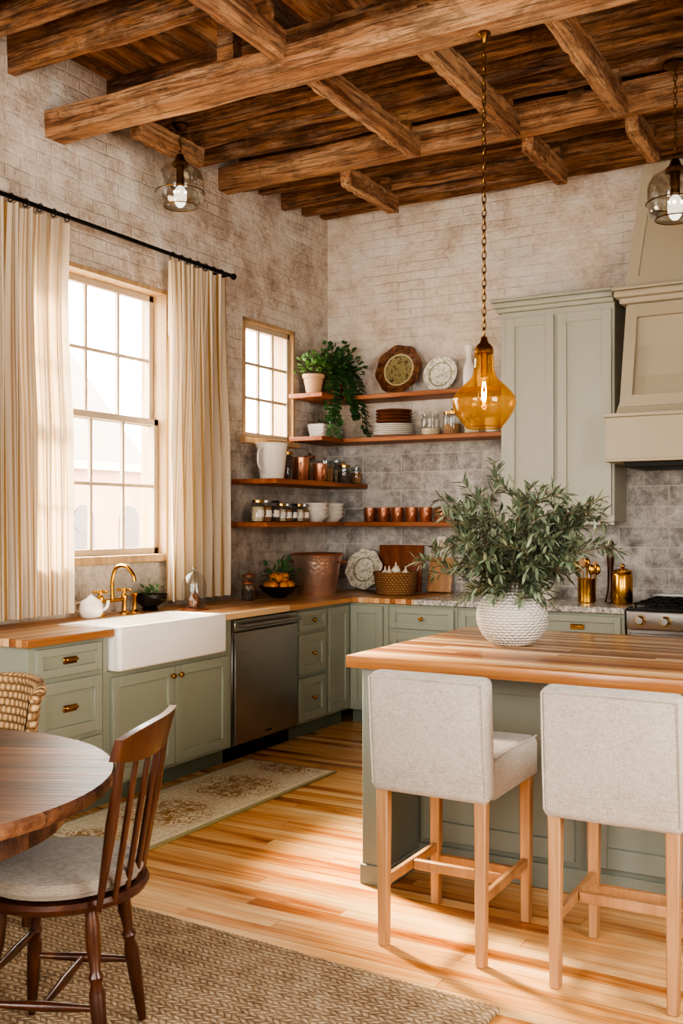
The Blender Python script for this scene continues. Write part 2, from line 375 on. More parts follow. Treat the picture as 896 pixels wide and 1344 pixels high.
def jute():
    g=G('jute_braid');o=g.obj();x,y,z=g.sep(o)
    nz=g.noise(o,2.5,4,.6); v=g.math('ADD',y,g.math('MULTIPLY',nz,.06)); u=g.math('ADD',x,g.math('MULTIPLY',g.noise(o,12,3),.03))
    q=g.math('DIVIDE',v,.022); row=g.math('FLOOR',q); vr=g.math('SUBTRACT',g.math('FRACT',q),.5)
    sgn=g.math('SUBTRACT',g.math('MULTIPLY',g.math('MODULO',g.math('ABSOLUTE',row),2.0),2.0),1.0)
    ph=g.math('ADD',g.math('DIVIDE',u,.028),g.math('MULTIPLY',g.math('MULTIPLY',vr,sgn),.9))
    ph=g.math('ADD',ph,g.math('MULTIPLY',g.n('TexWhiteNoise',{'W':row},noise_dimensions='1D').outputs['Value'],1.0))
    h2=g.math('ABSOLUTE',g.math('SINE',g.math('MULTIPLY',ph,PI)))
    h1=g.math('SUBTRACT',1.0,g.math('MULTIPLY',g.math('POWER',g.math('ABSOLUTE',vr),2.0),4.0))
    h=g.math('MULTIPLY',g.math('POWER',h1,.6),g.math('POWER',h2,.5))
    fi=g.noise(g.comb(g.math('MULTIPLY',x,60),g.math('MULTIPLY',y,220),z),1,4,.7)
    f=g.math('ADD',g.math('MULTIPLY',h,.42),g.math('MULTIPLY',fi,.62))
    f=g.math('ADD',f,g.math('MULTIPLY',g.math('SUBTRACT',g.noise(o,11,6,.78),.5),1.0),True)
    g.pbr(col=g.ramp(f,[(.1,c('#59422f')),(.38,c('#967a5b')),(.6,c('#b99c7a')),(.9,c('#dbc8a9'))]),rough=.95,nrm=g.bump(g.math('ADD',h,g.math('MULTIPLY',fi,.6)),1,.014));return g.m
M_jute=jute()
M_wick=weave('wicker_weave',c('#8a6743'),c('#d0b083'),120,110,.9,.014,'xz')
M_bask=weave('basket_weave',c('#6f4c2e'),c('#ab7f52'),18,190,.8,.008,'cyl')
M_planter=weave('pale_basket',c('#9d978a'),c('#d5d0c4'),90,200,.6,.006,'xz')
def vase_mat():
    g=G('dimpled_white_vase');o=g.obj();x,y,z=g.sep(o)
    a=g.math('MULTIPLY',g.math('ARCTAN2',y,x),17.0); row=g.math('FLOOR',g.math('DIVIDE',z,.0125))
    hx=g.math('ABSOLUTE',g.math('SINE',g.math('ADD',a,g.math('MULTIPLY',row,PI/2)))); hz=g.math('ABSOLUTE',g.math('SINE',g.math('MULTIPLY',z,PI/.0125)))
    h=g.math('MULTIPLY',hx,hz)
    g.pbr(col=g.mix(h,c('#c4bdb1'),c('#e4ded5')),rough=.7,nrm=g.bump(h,1,.008));return g.m
M_vase=vase_mat()
def runner_mat():
    g=G('floral_runner');o=g.obj();x,y,z=g.sep(o)
    ax=g.math('ABSOLUTE',x); ay=g.math('ABSOLUTE',g.math('SUBTRACT',g.math('MODULO',g.math('ADD',y,4.06),.58),.29))
    n=g.n('TexNoise',{'Vector':g.comb(ax,ay,0),'Scale':9,'Detail':2,'Distortion':2.4}).outputs['Fac']
    band=g.ramp(n,[(.38,BW(0)),(.41,BW(1)),(.47,BW(1)),(.49,BW(0)),(.56,BW(0)),(.58,BW(1)),(.63,BW(1)),(.66,BW(0))])
    r=g.math('SQRT',g.math('ADD',g.math('POWER',ax,2.0),g.math('POWER',ay,2.0)))
    th=g.math('ARCTAN2',ay,ax)
    pet=g.math('MULTIPLY',g.math('ADD',.75,g.math('MULTIPLY',g.math('COSINE',g.math('MULTIPLY',th,8.0)),.25)),.11)
    flower=g.math('LESS_THAN',g.math('ABSOLUTE',g.math('SUBTRACT',r,pet)),.012)
    med=g.ramp(r,[(.0,BW(1)),(.19,BW(1)),(.28,BW(.12))])
    ring=g.ramp(r,[(.03,BW(1)),(.035,BW(0))])
    fz=g.noise(o,60,4,.8); wear=g.ramp(g.noise(o,7,5,.7),[(.35,BW(.5)),(.6,BW(1))])
    base=g.ramp(fz,[(.35,c('#c3ba9f')),(.65,c('#eae1c9'))])
    k=g.math('MAXIMUM',g.math('MAXIMUM',g.math('MULTIPLY',band,med),ring),flower)
    col=g.mix(g.math('MULTIPLY',k,g.math('MULTIPLY',wear,.95)),base,c('#93641a'))
    ex=g.math('SUBTRACT',.30,g.math('ABSOLUTE',x)); ey=g.math('SUBTRACT',.85,g.math('ABSOLUTE',y)); e=g.math('MINIMUM',ex,ey)
    bd=g.ramp(e,[(0,BW(.8)),(.008,BW(.8)),(.01,BW(0)),(.045,BW(0)),(.047,BW(.5)),(.052,BW(.5)),(.054,BW(0))],'CONSTANT')
    col=g.mix(bd,col,c('#8f8352'))
    g.pbr(col=col,rough=.95,nrm=g.bump(fz,.4,.004));return g.m
M_runner=runner_mat()
def plate_mat():
    g=G('decorative_platter');o=g.obj();x,y,z=g.sep(o)
    r=g.math('SQRT',g.math('ADD',g.math('POWER',x,2.0),g.math('POWER',z,2.0)))
    n=g.noise(o,25,5,.7)
    inner=g.ramp(n,[(.4,c('#4f4028')),(.5,c('#9a8d62')),(.6,c('#6c6a48'))])
    rim=g.ramp(n,[(.4,c('#452616')),(.6,c('#7f5537'))])
    col=g.mix(g.math('GREATER_THAN',r,.115),inner,rim)
    col=g.mix(g.ramp(r,[(.115,BW(0)),(.118,BW(1)),(.124,BW(1)),(.127,BW(0))]),col,c('#c9b98f'))
    g.pbr(col=col,rough=.3,nrm=g.bump(n,.3,.004));return g.m
M_plat=plate_mat()
def plate2():
    g=G('floral_plate');o=g.obj();x,y,z=g.sep(o);n=g.noise(o,26,5,.7)
    r=g.math('SQRT',g.math('ADD',g.math('POWER',x,2.0),g.math('POWER',z,2.0)))
    col=g.ramp(n,[(.50,c('#ddd6c6')),(.56,c('#8d8b70')),(.62,c('#dcd5c4'))])
    col=g.mix(g.ramp(r,[(.085,BW(0)),(.088,BW(1)),(.094,BW(1)),(.097,BW(0))]),col,c('#86855f'))
    g.pbr(col=col,rough=.25);return g.m
M_plate=plate2()
def jarfill(name,a,b):
    g=G(name);n=g.n('TexVoronoi',{'Vector':g.obj(),'Scale':90}).outputs['Distance']
    g.pbr(col=g.mix(n,a,b),rough=.8,nrm=g.bump(n,.6,.004));return g.m
M_beans=jarfill('dry_goods_brown',c('#6e4a2e'),c('#b98b5c')); M_oats=jarfill('dry_goods_pale',c('#b9a27c'),c('#e8dabb')); M_dkgoods=jarfill('dry_goods_dark',c('#2d2420'),c('#6b5848'))
# ------------------------------------------------------------------ room shell
W=5.6; L=8.2; H=4.15; TH=.2
def wall(name,x0,x1,ops,mat,loc,rot):
    b=B(name); xs=sorted(set([x0,x1]+[o[0] for o in ops]+[o[1] for o in ops]))
    for i in range(len(xs)-1):
        a,d=xs[i],xs[i+1]; hit=[o for o in ops if o[0]<=a+1e-6 and o[1]>=d-1e-6]
        if not hit: b.box((a,0,0),(d,TH,H),mat,r=0)
        else:
            o=hit[0]; b.box((a,0,0),(d,TH,o[2]),mat,r=0); b.box((a,0,o[3]),(d,TH,H),mat,r=0)
    return b.done(loc,rot)
def window(name,w,h,cols,rows,loc,rot,double=True,depth=.055):
    b=B(name)
    t=.028
    b.box((0,-.012,0),(t,TH,h),M_trimw,.002); b.box((w-t,-.012,0),(w,TH,h),M_trimw,.002)
    b.box((0,-.012,h-t),(w,TH,h),M_trimw,.002); b.box((-.03,-.045,-.035),(w+.03,TH,.012),M_trimw,.004)
    def sash(z0,z1,y,nr):
        s=.04;x0=t;x1=w-t
        b.box((x0,y,z0),(x0+s,y+.035,z1),M_sash,.002);b.box((x1-s,y,z0),(x1,y+.035,z1),M_sash,.002)
        b.box((x0,y,z0),(x1,y+.035,z0+s),M_sash,.002);b.box((x0,y,z1-s),(x1,y+.035,z1),M_sash,.002)
        gx0=x0+s;gx1=x1-s;gz0=z0+s;gz1=z1-s
        for k in range(1,cols):
            xx=gx0+(gx1-gx0)*k/cols; b.box((xx-.010,y+.006,gz0),(xx+.010,y+.030,gz1),M_sash,.002)
        for k in range(1,nr):
            zz=gz0+(gz1-gz0)*k/nr; b.box((gx0,y+.007,zz-.010),(gx1,y+.029,zz+.010),M_sash,.002)
        b.add([(gx0,y+.02,gz0),(gx1,y+.02,gz0),(gx1,y+.02,gz1),(gx0,y+.02,gz1)],[[0,1,2,3]],M_pane)
    if double:
        sash(h*.5-.02,h-t,depth+.04,rows); sash(.012,h*.5+.025,depth,rows)
    else: sash(.012,h-t,depth,rows)
    return b.done(loc,rot)
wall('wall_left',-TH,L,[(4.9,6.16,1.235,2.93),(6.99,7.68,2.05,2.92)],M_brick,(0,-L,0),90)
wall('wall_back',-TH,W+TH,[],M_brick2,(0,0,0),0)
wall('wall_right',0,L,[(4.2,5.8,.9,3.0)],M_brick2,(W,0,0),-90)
wall('wall_front',-TH,W+TH,[(.8,2.4,.9,3.0),(3.2,4.8,.9,3.0)],M_brick2,(W,-L,0),180)
window('window_1',1.26,1.695,4,2,(0,-3.3,1.235),90)
window('window_2',.69,.87,3,3,(0,-1.21,2.05),90,False,.02)
window('added_window_right',1.6,2.1,4,2,(W,-4.2,.9),-90)  # unseen right-wall window, added to let fill daylight into the room
window('added_window_rear_a',1.6,2.1,4,2,(W-.8,-L,.9),180); window('added_window_rear_b',1.6,2.1,4,2,(W-3.2,-L,.9),180)  # two made-up windows behind the camera, added as openings for fill light
b=B('floor'); b.box((-TH,-L-TH,-.12),(W+TH,TH,0),M_floor,r=0); b.done()
b=B('ceiling'); b.box((-TH,-L-TH,4.08),(W+TH,TH,4.15),M_deck,r=0); b.done()
b=B('backsplash_tile'); b.box((0.002,-.012,.9),(W-.002,-.001,2.06),M_tile,r=0); b.done()
def rough_bar(b,a,d,mat,axis='x',jit=.006):
    a=Vector(a);d=Vector(d); n=22; vs=[];fs=[]
    for i in range(n+1):
        t=i/n
        for (u,w) in ((0,0),(1,0),(1,1),(0,1)):
            j=lambda:R.uniform(-jit,jit)
            if axis=='x': p=Vector((a.x+(d.x-a.x)*t,(a.y if u==0 else d.y)+j(),(a.z if w==0 else d.z)+j()))
            else: p=Vector(((a.x if u==0 else d.x)+j(),a.y+(d.y-a.y)*t,(a.z if w==0 else d.z)+j()))
            vs.append(p)
    for i in range(n):
        for k in range(4):
            k2=(k+1)%4; fs.append([i*4+k,i*4+k2,(i+1)*4+k2,(i+1)*4+k])
    fs.append([0,1,2,3]);fs.append([n*4+k for k in range(4)])
    b.add(vs,fs,mat)
b=B('ceiling_joists')
for y in (-.09,-.38,-.68,-.98,-1.22,-1.74,-2.02,-2.30,-2.58,-3.34,-3.66,-3.98,-4.30,-4.62,-4.94,-5.26,-5.85,-6.2,-6.55,-6.9,-7.3,-7.7):
    rough_bar(b,(0.001,y-.028,3.83+R.uniform(-.02,.02) if y<-.2 else 3.91),(W-.001,y+.028,4.08),M_joist,jit=.007)
b.done()
def big_beam(y0,y1,z0,z1):
    b=B('ceiling_beam'); rough_bar(b,(0.001,y0,z0),(W-.001,y1,z1),M_beamX)
    yc=(y0+y1)/2
    for X in (1.2,2.5,3.9,5.3): b.box((X-.05,yc-.04,z1-.01),(X+.05,yc+.04,4.08),M_joist,.004)
    b.done()
big_beam(-3.10,-2.96,3.58,3.72); big_beam(-1.50,-1.39,3.74,3.89); big_beam(-5.6,-5.45,3.57,3.73)
b=B('ceiling_cross_struts')
for X,segs in ((.30,[(-2.7,-2.1)]),(.94,[(-1.38,-.68)]),(1.55,[(-5.44,-3.11),(-2.95,-1.62)]),(2.18,[(-2.95,-1.62),(-1.38,-.7)]),(2.79,[(-5.44,-3.11),(-2.95,-1.62),(-1.38,-.8)]),(3.45,[(-5.44,-3.11),(-2.95,-1.62),(-1.38,-.8)]),(4.2,[(-5.44,-3.11),(-2.95,-1.62)]),(5.0,[(-5.44,-3.11),(-2.95,-1.62)])):
    for y0,y1 in segs:
        rough_bar(b,(X-.037,y0,3.655),(X+.037,y1,3.77),M_beamY,'y')
        for yy in (y0+.12,y1-.12): b.box((X-.03,yy-.03,3.76),(X+.03,yy+.03,3.87),M_joist,.004)
b.done()
# ------------------------------------------------------------------ cabinets
def shaker(b,x0,x1,z0,z1,mat,y=0,rail=.055,hw=None,t=.02,g=.003):
    x0+=g;x1-=g;z0+=g;z1-=g; yf=y-t
    rl=min(rail,(z1-z0)*.28,(x1-x0)*.25)
    b.box((x0,yf,z0),(x0+rl,y,z1),mat,.0015);b.box((x1-rl,yf,z0),(x1,y,z1),mat,.0015)
    b.box((x0+rl,yf,z0),(x1-rl,y,z0+rl),mat,.0015);b.box((x0+rl,yf,z1-rl),(x1-rl,y,z1),mat,.0015)
    b.box((x0+rl,yf+.012,z0+rl),(x1-rl,y,z1-rl),mat,0)
    cx=(x0+x1)/2;cz=(z0+z1)/2
    if hw=='cup':
        yy=yf+.009
        b.box((cx-.045,yy-.006,cz-.016),(cx+.045,yy,cz+.018),M_brass,.003)
        b.box((cx-.04,yy-.026,cz-.002),(cx+.04,yy-.004,cz+.014),M_brass,.008,3)
    if hw and hw[0]=='k':
        kx={'l':x0+.03,'r':x1-.03,'c':cx}[hw[1]]; kz={'t':z1-.05,'m':cz,'b':z0+.06}[hw[2]]
        yy=yf if hw[1]!='c' else yf+.009
        b.turn((kx,yy,kz),(kx,yy-.03,kz),[(0,0),(.007,0),(.007,.4),(.015,.55),(.016,.8),(.010,1),(0,1)],M_brass,14)
def base_cab(name,w,d,fronts,loc,rot,mat=None,h=.87,toe=True,cheeks=None):
    mat=mat or M_sage
    b=B(name); b.box((0.001,0,.1 if toe else 0),(w-.001,d,h),mat,.002)
    if cheeks:
        for a,e in cheeks: b.box((a,0,h),(e,d,.87),mat,.001)
    if toe: b.box((0.001,.06,0),(w-.001,d,.1),M_toe,0)
    for f in fronts: shaker(b,*f[:4],mat,hw=f[4] if len(f)>4 else None)
    return b.done(loc,rot)
F=.62
D=F-.004
base_cab('drawer_cabinet',.50,D,[(.04,.48,.71,.855,'cup'),(.04,.48,.41,.69,'cup'),(.04,.48,.12,.39,'cup')],(F,-3.81,0),90)
base_cab('sink_cabinet',1.10,D,[(.05,.55,.12,.66,'krt'),(.55,1.05,.12,.66,'klt')],(F,-3.31,0),90,h=.69,cheeks=[(.001,.035),(.955,1.099)])
base_cab('drawer_cabinet',.39,D,[(.02,.37,.72,.855,'kcm'),(.02,.37,.43,.70,'kcm'),(.02,.37,.12,.41,'kcm')],(F,-1.48,0),90)
base_cab('corner_cabinet',.33,D,[(.02,.31,.12,.855)],(F,-1.09,0),90)
YB=-.76
base_cab('base_cabinet',.32,.74,[(.02,.285,.12,.855,'krm')],(F,YB,0),0)
base_cab('base_cabinet',.53,.74,[(.02,.51,.70,.855,'kcm'),(.02,.51,.12,.68,'krt')],(.94,YB,0),0)
base_cab('base_cabinet',.53,.74,[(.02,.51,.70,.855,'cup'),(.02,.51,.12,.68,'klt')],(1.47,YB,0),0)
base_cab('base_cabinet',.60,.74,[(.02,.58,.70,.855,'cup'),(.02,.58,.12,.68,'klt')],(2.0,YB,0),0)
base_cab('base_cabinet',1.1,.74,[(.02,.55,.70,.855,'cup'),(.55,1.08,.70,.855,'cup'),(.02,.55,.12,.68,'krt'),(.55,1.08,.12,.68,'klt')],(3.56,YB,0),0)
SY0,SY1=-3.27,-2.36
b=B('wood_countertop')
z0,z1=.872,.91
b.box((.002,-3.85,z0),(.665,SY0-.002,z1),M_butchY,.004); b.box((.002,SY0-.002,z0),(.255,SY1+.002,z1),M_butchY,.002)
b.box((.002,SY1+.002,z0),(.665,-.79,z1),M_butchY,.004); b.box((.002,-.79,z0),(1.15,-.014,z1),M_butchY,.004)
b.done()
b=B('granite_countertop'); b.box((1.152,-.795,.872),(2.605,-.014,.912),M_gran,.005); b.box((3.56,-.795,.872),(4.66,-.014,.912),M_gran,.005); b.done()
b=B('farmhouse_sink')
X0,X1,Y0,Y1,Z0,Z1=.262,.70,SY0,SY1,.692,.918
b.box((X1-.05,Y0,Z0),(X1,Y1,Z1),M_sink,.018,4); b.box((X0,Y0+.004,Z0),(X0+.035,Y1-.004,Z1-.002),M_sink,.01,3)
b.box((X0+.01,Y0+.002,Z0),(X1-.01,Y0+.035,Z1-.001),M_sink,.01,3); b.box((X0+.01,Y1-.035,Z0),(X1-.01,Y1-.002,Z1-.001),M_sink,.01,3)
b.box((X0+.01,Y0+.01,Z0),(X1-.01,Y1-.01,Z0+.03),M_sink,.005)
b.lathe([(0,.004),(.035,.004),(.04,0)],M_brass,at=(.48,-2.80,Z0+.03),seg=20); b.done()
b=B('brass_bridge_faucet')
fx,fy,fz=.13,-2.70,.91
for s in (-.1,.1):
    b.lathe([(.028,0),(.028,.008),(.014,.02),(.012,.08),(.018,.09),(.018,.11),(.01,.12),(.012,.15),(0,.155)],M_brass,at=(fx,fy+s,fz),seg=16)
    for a in (0,PI/2):
        d=Vector((math.cos(a+.5),math.sin(a+.5),0))*.038; p=Vector((fx,fy+s,fz+.14)); b.cyl(p-d,p+d,.006,M_brass,seg=8)
        b.ball(p+d,.009,M_brass,8);b.ball(p-d,.009,M_brass,8)
b.cyl((fx,fy-.1,fz+.085),(fx,fy+.1,fz+.085),.011,M_brass)
b.tube(spl([(fx,fy,fz+.08),(fx,fy,fz+.2),(fx+.03,fy,fz+.275),(fx+.1,fy,fz+.285),(fx+.155,fy,fz+.24),(fx+.165,fy,fz+.2)],6),.011,M_brass,10)
b.lathe([(.024,0),(.024,.006),(.012,.02),(.012,.09),(.02,.1),(.024,.115),(0,.12)],M_brass,at=(fx,fy+.19,fz),seg=14)
b.done()
b=B('dishwasher'); b.box((.01,0,.1),(.718,.58,.868),M_steel,.003); b.box((.012,.05,0),(.716,.5,.1),M_black,0)
b.box((.012,-.025,.115),(.716,0,.785),M_steel,.006,2); b.box((.012,-.02,.79),(.716,0,.862),M_steel,.004)
b.cyl((.05,-.065,.825),(.68,-.065,.825),.012,M_steel)
for x in (.07,.66): b.cyl((x,-.015,.825),(x,-.065,.825),.009,M_steel)
b.box((.33,-.027,.14),(.40,-.0245,.15),M_black,0); b.done((F,-2.209,0),90)
b=B('upper_cabinet'); UX0,UX1=1.62,2.425
b.box((0,0,1.45),(UX1-UX0,.313,2.93),M_sageu,.002)
w=UX1-UX0
shaker(b,.04,w/2-.01,1.49,2.89,M_sageu,rail=.065); shaker(b,w/2+.01,w-.015,1.49,2.89,M_sageu,rail=.065)
b.box((-.025,-.03,2.93),(w,.313,2.96),M_sageu,.004); b.box((-.045,-.055,2.96),(w,.313,3.0),M_sageu,.012,3); b.box((-.055,-.065,3.0),(w,.313,3.02),M_sageu,.003)
b.box((0,0,1.43),(w,.02,1.45),M_sageu,.002)
b.done((UX0,-.33,0),0)
def frus(b,x0,x1,y,z0,X0,X1,Y,z1,mat,yb=-.014):
    v=[(x0,y,z0),(x1,y,z0),(x1,yb,z0),(x0,yb,z0),(X0,Y,z1),(X1,Y,z1),(X1,yb,z1),(X0,yb,z1)]
    b.add(v,[[0,1,5,4],[1,2,6,5],[2,3,7,6],[3,0,4,7],[4,5,6,7],[3,2,1,0]],mat)
b=B('range_hood')
b.box((2.45,-.66,1.85),(3.71,-.014,2.12),M_hood,.004); b.box((2.435,-.68,2.12),(3.725,-.014,2.145),M_hood,.006,2); b.box((2.44,-.67,1.835),(3.72,-.014,1.855),M_hood,.004)
pr=[(2.145,.60,2.50),(2.25,.53,2.515),(2.4,.475,2.525),(2.6,.44,2.53),(2.88,.42,2.53)]
for i in range(len(pr)-1):
    za,ya,xa=pr[i];zb,yb_,xb=pr[i+1]
    frus(b,xa,6.16-xa,-ya,za,xb,6.16-xb,-yb_,zb,M_hood)
b.frame([(2.52,-.565,2.19),(3.64,-.565,2.19),(3.63,-.43,2.86),(2.53,-.43,2.86)],.075,.016,M_hood)
b.box((2.49,-.47,2.88),(3.67,-.014,2.92),M_hood,.006); b.box((2.46,-.50,2.92),(3.70,-.014,2.965),M_hood,.014,3); b.box((2.45,-.51,2.965),(3.71,-.014,2.985),M_hood,.003)
frus(b,2.52,3.64,-.42,2.985,2.62,3.54,-.34,3.80,M_hood)
b.frame([(2.52,-.42,2.985),(3.64,-.42,2.985),(3.54,-.34,3.80),(2.62,-.34,3.80)],.075,.018,M_hood)
b.box((2.56,-.6,1.80),(3.6,-.1,1.84),M_black,.004)
b.done()
b=B('kitchen_range'); rx0,rx1=2.612,3.552
b.box((rx0,-.76,.1),(rx1,-.02,.90),M_steel,.004); b.box((rx0,-.79,.78),(rx1,-.74,.90),M_steel,.012,3)
b.box((rx0+.02,-.785,.14),(rx1-.02,-.76,.76),M_steel,.006); b.box((rx0+.15,-.79,.3),(rx1-.15,-.78,.6),M_char,.004)
b.cyl((rx0+.08,-.83,.7),(rx1-.08,-.83,.7),.012,M_steel)
for x in (rx0+.1,rx1-.1): b.cyl((x,-.785,.7),(x,-.83,.7),.009,M_steel)
b.box((rx0,-.77,.90),(rx1,-.02,.915),M_char,.003); b.box((rx0,-.05,.9),(rx1,-.02,.96),M_steel,.003)
for i in range(6):
    x=rx0+.09+i*.152; b.turn((x,-.79,.84),(x,-.835,.84),[(0,0),(.028,0),(.03,.2),(.022,.35),(.021,1),(0,1)],M_steel,18); b.turn((x,-.785,.84),(x,-.80,.84),[(.033,0),(.033,1),(0,1)],M_brass,18)
for gx in range(3):
    a=rx0+.03+gx*.3
    for k in range(5): b.box((a+.01+k*.065,-.74,.93),(a+.022+k*.065,-.08,.945),M_black,.003)
    for k in range(4): b.box((a,-.73+k*.2,.93),(a+.285,-.716+k*.2,.946),M_black,.003)
    for px in (a+.01,a+.27):
        for py in (-.73,-.1): b.box((px,py,.914),(px+.012,py+.012,.932),M_black,0)
for x in (rx0+.05,rx1-.05):
    for y in (-.7,-.1): b.cyl((x,y,0),(x,y,.1),.02,M_black)
b.done()
# ------------------------------------------------------------------ shelves
def shelf(parts):
    b=B('floating_shelf')
    for (a,d,m) in parts: b.box(a,d,m,.004)
    return b.done()
T=.035
shelf([((.002,-.60,2.43-T),(.30,-.002,2.43),M_shelfY)])
shelf([((.31,-.29,2.43-T),(1.60,-.002,2.43),M_shelf)])
shelf([((.002,-.60,2.10-T),(.30,-.015,2.10),M_shelfY)])
shelf([((.31,-.30,2.10-T),(1.61,-.015,2.10),M_shelf)])
shelf([((.002,-1.35,1.75-T),(.38,-.015,1.75),M_shelfY)])
shelf([((.002,-1.38,1.45-T),(.32,-.015,1.45),M_shelfY),((.32,-.30,1.45-T),(1.25,-.015,1.45),M_shelf)])
# ------------------------------------------------------------------ shelf objects
def vessel(b,prof,mat,at,seg=28,th=.004,sx=1,sy=1):
    inner=[(max(r-th,0),z+(th if i==0 else 0)) for i,(r,z) in enumerate(prof)][::-1]
    b.lathe([(0,prof[0][1])]+list(prof)+inner+[(0,prof[0][1]+th)],mat,at=at,seg=seg,sx=sx,sy=sy)
def leaves_ball(b,cn,r,n,mat,Lf,Wf,zs=.8,stem=True,clamp=None):
    for i in range(n):
        d=Vector((R.gauss(0,1),R.gauss(0,1),abs(R.gauss(0,1))*zs+.05)).normalized()
        rr=r*(.35+.65*R.random()); p=Vector(cn)+Vector((d.x*rr,d.y*rr,d.z*rr*1.1))
        if clamp and (p.x<clamp[0] or p.y>clamp[1]): continue
        if stem and i%6==0: b.tube([cn,(Vector(cn)+p)/2+Vector((0,0,.01)),p],.0015,M_twig,5)
        dd=(d+Vector((R.uniform(-.7,.7),R.uniform(-.7,.7),R.uniform(-.5,.5))))
        b.leaf(p,dd,(R.uniform(-.5,.5),R.uniform(-.5,.5),1),Lf*R.uniform(.7,1.2),Wf,mat,.1,clamp)
pot=[(.055,0),(.078,.12),(.086,.12),(.088,.15),(.08,.15)]
b=B('potted_herb'); vessel(b,pot,M_terra2,(0,0,0)); b.lathe([(0,.135),(.078,.135)],M_soil); leaves_ball(b,(0,0,.15),.16,260,M_herb,.038,.026,1,clamp=(-.14,.40)); b.done((.16,-.49,2.43))
b=B('potted_ivy'); vessel(b,[(r*1.05,z*1.05) for r,z in pot],M_terra,(0,0,0)); b.lathe([(0,.14),(.08,.14)],M_soil); cl=(-.15,.17)
leaves_ball(b,(0,0,.18),.24,420,M_ivy,.048,.040,.95,clamp=cl)
for i in range(13):
    a=R.uniform(-1.4,.6); L_=R.uniform(.15,.42)
    d=Vector((math.cos(a),math.sin(a),0)); pts=spl([(0,0,.16),d*.10+Vector((0,0,.23)),d*.20+Vector((0,0,.13)),d*.24+Vector((0,0,.1-L_*.5)),d*.25+Vector((R.uniform(-.03,.03),0,.1-L_))],6)
    b.tube(pts,.002,M_twig,5)
    for p in pts[3:]:
        for k in range(3): b.leaf(p,(d.x+R.uniform(-1,1),d.y+R.uniform(-1,1),-.6),(d.x,d.y,.6),.042,.036,M_ivy,.1,cl)
b.done((.18,-.20,2.43))
def round_plate(name,r,mat,loc,tilt=12,scal=0):
    b=B(name); M=Matrix.Rotation(math.radians(90-tilt),3,'X')
    wob=(lambda a,z:1+scal*math.sin(a*8)) if scal else None
    b.lathe([(0,0),(r*.5,0),(r*.6,.008),(r*.8,.014),(r*.97,.022),(r,.024),(r*.98,.028),(r*.8,.02),(r*.62,.014),(r*.5,.006),(0,.006)],mat,seg=96,M=M,wob=wob)
    loc=Vector(loc)+Vector((0,0,r*(1+scal)*math.cos(math.radians(tilt))+.003)); return b.done(loc)
round_plate('decorative_platter',.195,M_plat,(.70,-.095,2.43),12,.03)
round_plate('floral_plate',.14,M_plate,(1.05,-.09,2.43),12)
for X,h in ((1.30,.33),(1.41,.26)):
    b=B('white_bottle'); b.lathe(spl([(0,0,0),(.035,0,0),(.042,.02,0),(.042,h*.45,0),(.022,h*.65,0),(.02,h*.8,0),(.034,h*.97,0),(.03,h,0),(0,h,0)],4),M_cer,seg=20); b.done((X,-.15,2.43))
b=B('ceramic_planter'); b.box((-.065,-.15,0),(.065,.15,.11),M_planter,.02,3,taper=(1.25,1.12))
for i in range(26):
    p=Vector((R.uniform(-.05,.05),R.uniform(-.12,.10),.1)); q=p+Vector((R.uniform(-.03,.1),R.uniform(-.14,.08),R.uniform(.02,.07))); b.tube([p,q],.0015,M_twig,4)
    for k in range(4): b.leaf(p.lerp(q,.3+.2*k),(R.uniform(-.5,1),R.uniform(-1,.5),.4),(0,0,1),.04,.012,M_green,.1)
b.done((.16,-.30,2.10))
b=B('stack_of_plates')
for i in range(6): b.lathe([(0,i*.015),(.10,i*.015),(.16,i*.015+.018),(.16,i*.015+.022),(.10,i*.015+.006),(0,i*.015+.006)],M_cer,seg=36)
for i in range(4): b.lathe([(0,.1+i*.026),(.09,.1+i*.026),(.135,i*.026+.118),(.142,i*.026+.13),(.13,i*.026+.13),(.07,i*.026+.108),(0,i*.026+.108)],M_brown,seg=32)
b.done((.69,-.17,2.10))
def jar(name,r,h,loc,fill=None,fh=.6,knob=True,lidm=None,label=False):
    b=B(name); b.lathe([(0,0),(r*.95,0),(r,.008),(r,h*.85),(r*.85,h*.92),(r*.85,h)],M_glass,seg=24)
    if fill: b.lathe([(0,.005),(r*.93,.005),(r*.93,h*fh),(r*.5,h*fh+.006),(0,h*fh+.008)],fill,seg=20)
    lm=lidm or M_glass
    b.lathe([(0,h*.97),(r*.92,h*.97),(r*.92,h+.012),(0,h+.014)],lm,seg=24)
    if knob: b.ball((0,0,h+.024),.013,lm,12)
    if label:
        n=8; b.add([((r+.001)*math.cos(-.9+k*.18),(r+.001)*math.sin(-.9+k*.18),h*q) for k in range(n+1) for q in (.25,.6)],[[2*k,2*k+2,2*k+3,2*k+1] for k in range(n)],M_cer)
    return b.done(loc)
jar('glass_jar',.075,.15,(1.00,-.17,2.10),M_oats,.35); jar('glass_jar',.07,.16,(1.17,-.16,2.10),M_beans,.5,lidm=M_brass)
jar('glass_jar',.06,.13,(1.33,-.16,2.10),M_oats,.6)
b=B('ceramic_cup'); vessel(b,[(.035,0),(.05,.02),(.055,.10),(.057,.11)],M_cer,(0,0,0)); b.done((1.49,-.16,2.10))
b=B('enamel_pitcher'); vessel(b,[(.085,0),(.09,.01),(.112,.22),(.12,.255),(.117,.262)],M_cer,(0,0,0),sx=.95)
b.tube(spl([(0,-.10,.22),(0,-.17,.2),(0,-.17,.1),(0,-.095,.05)],5),.008,M_cer,8)
b.tube([(0.117*math.cos(a)*.95,.117*math.sin(a),.258) for a in [2*PI*k/30 for k in range(30)]],.005,M_cer,6,True); b.done((.18,-1.10,1.75))
jar('spice_canister',.05,.20,(.17,-.89,1.75),M_dkgoods,.9,lidm=M_brass)
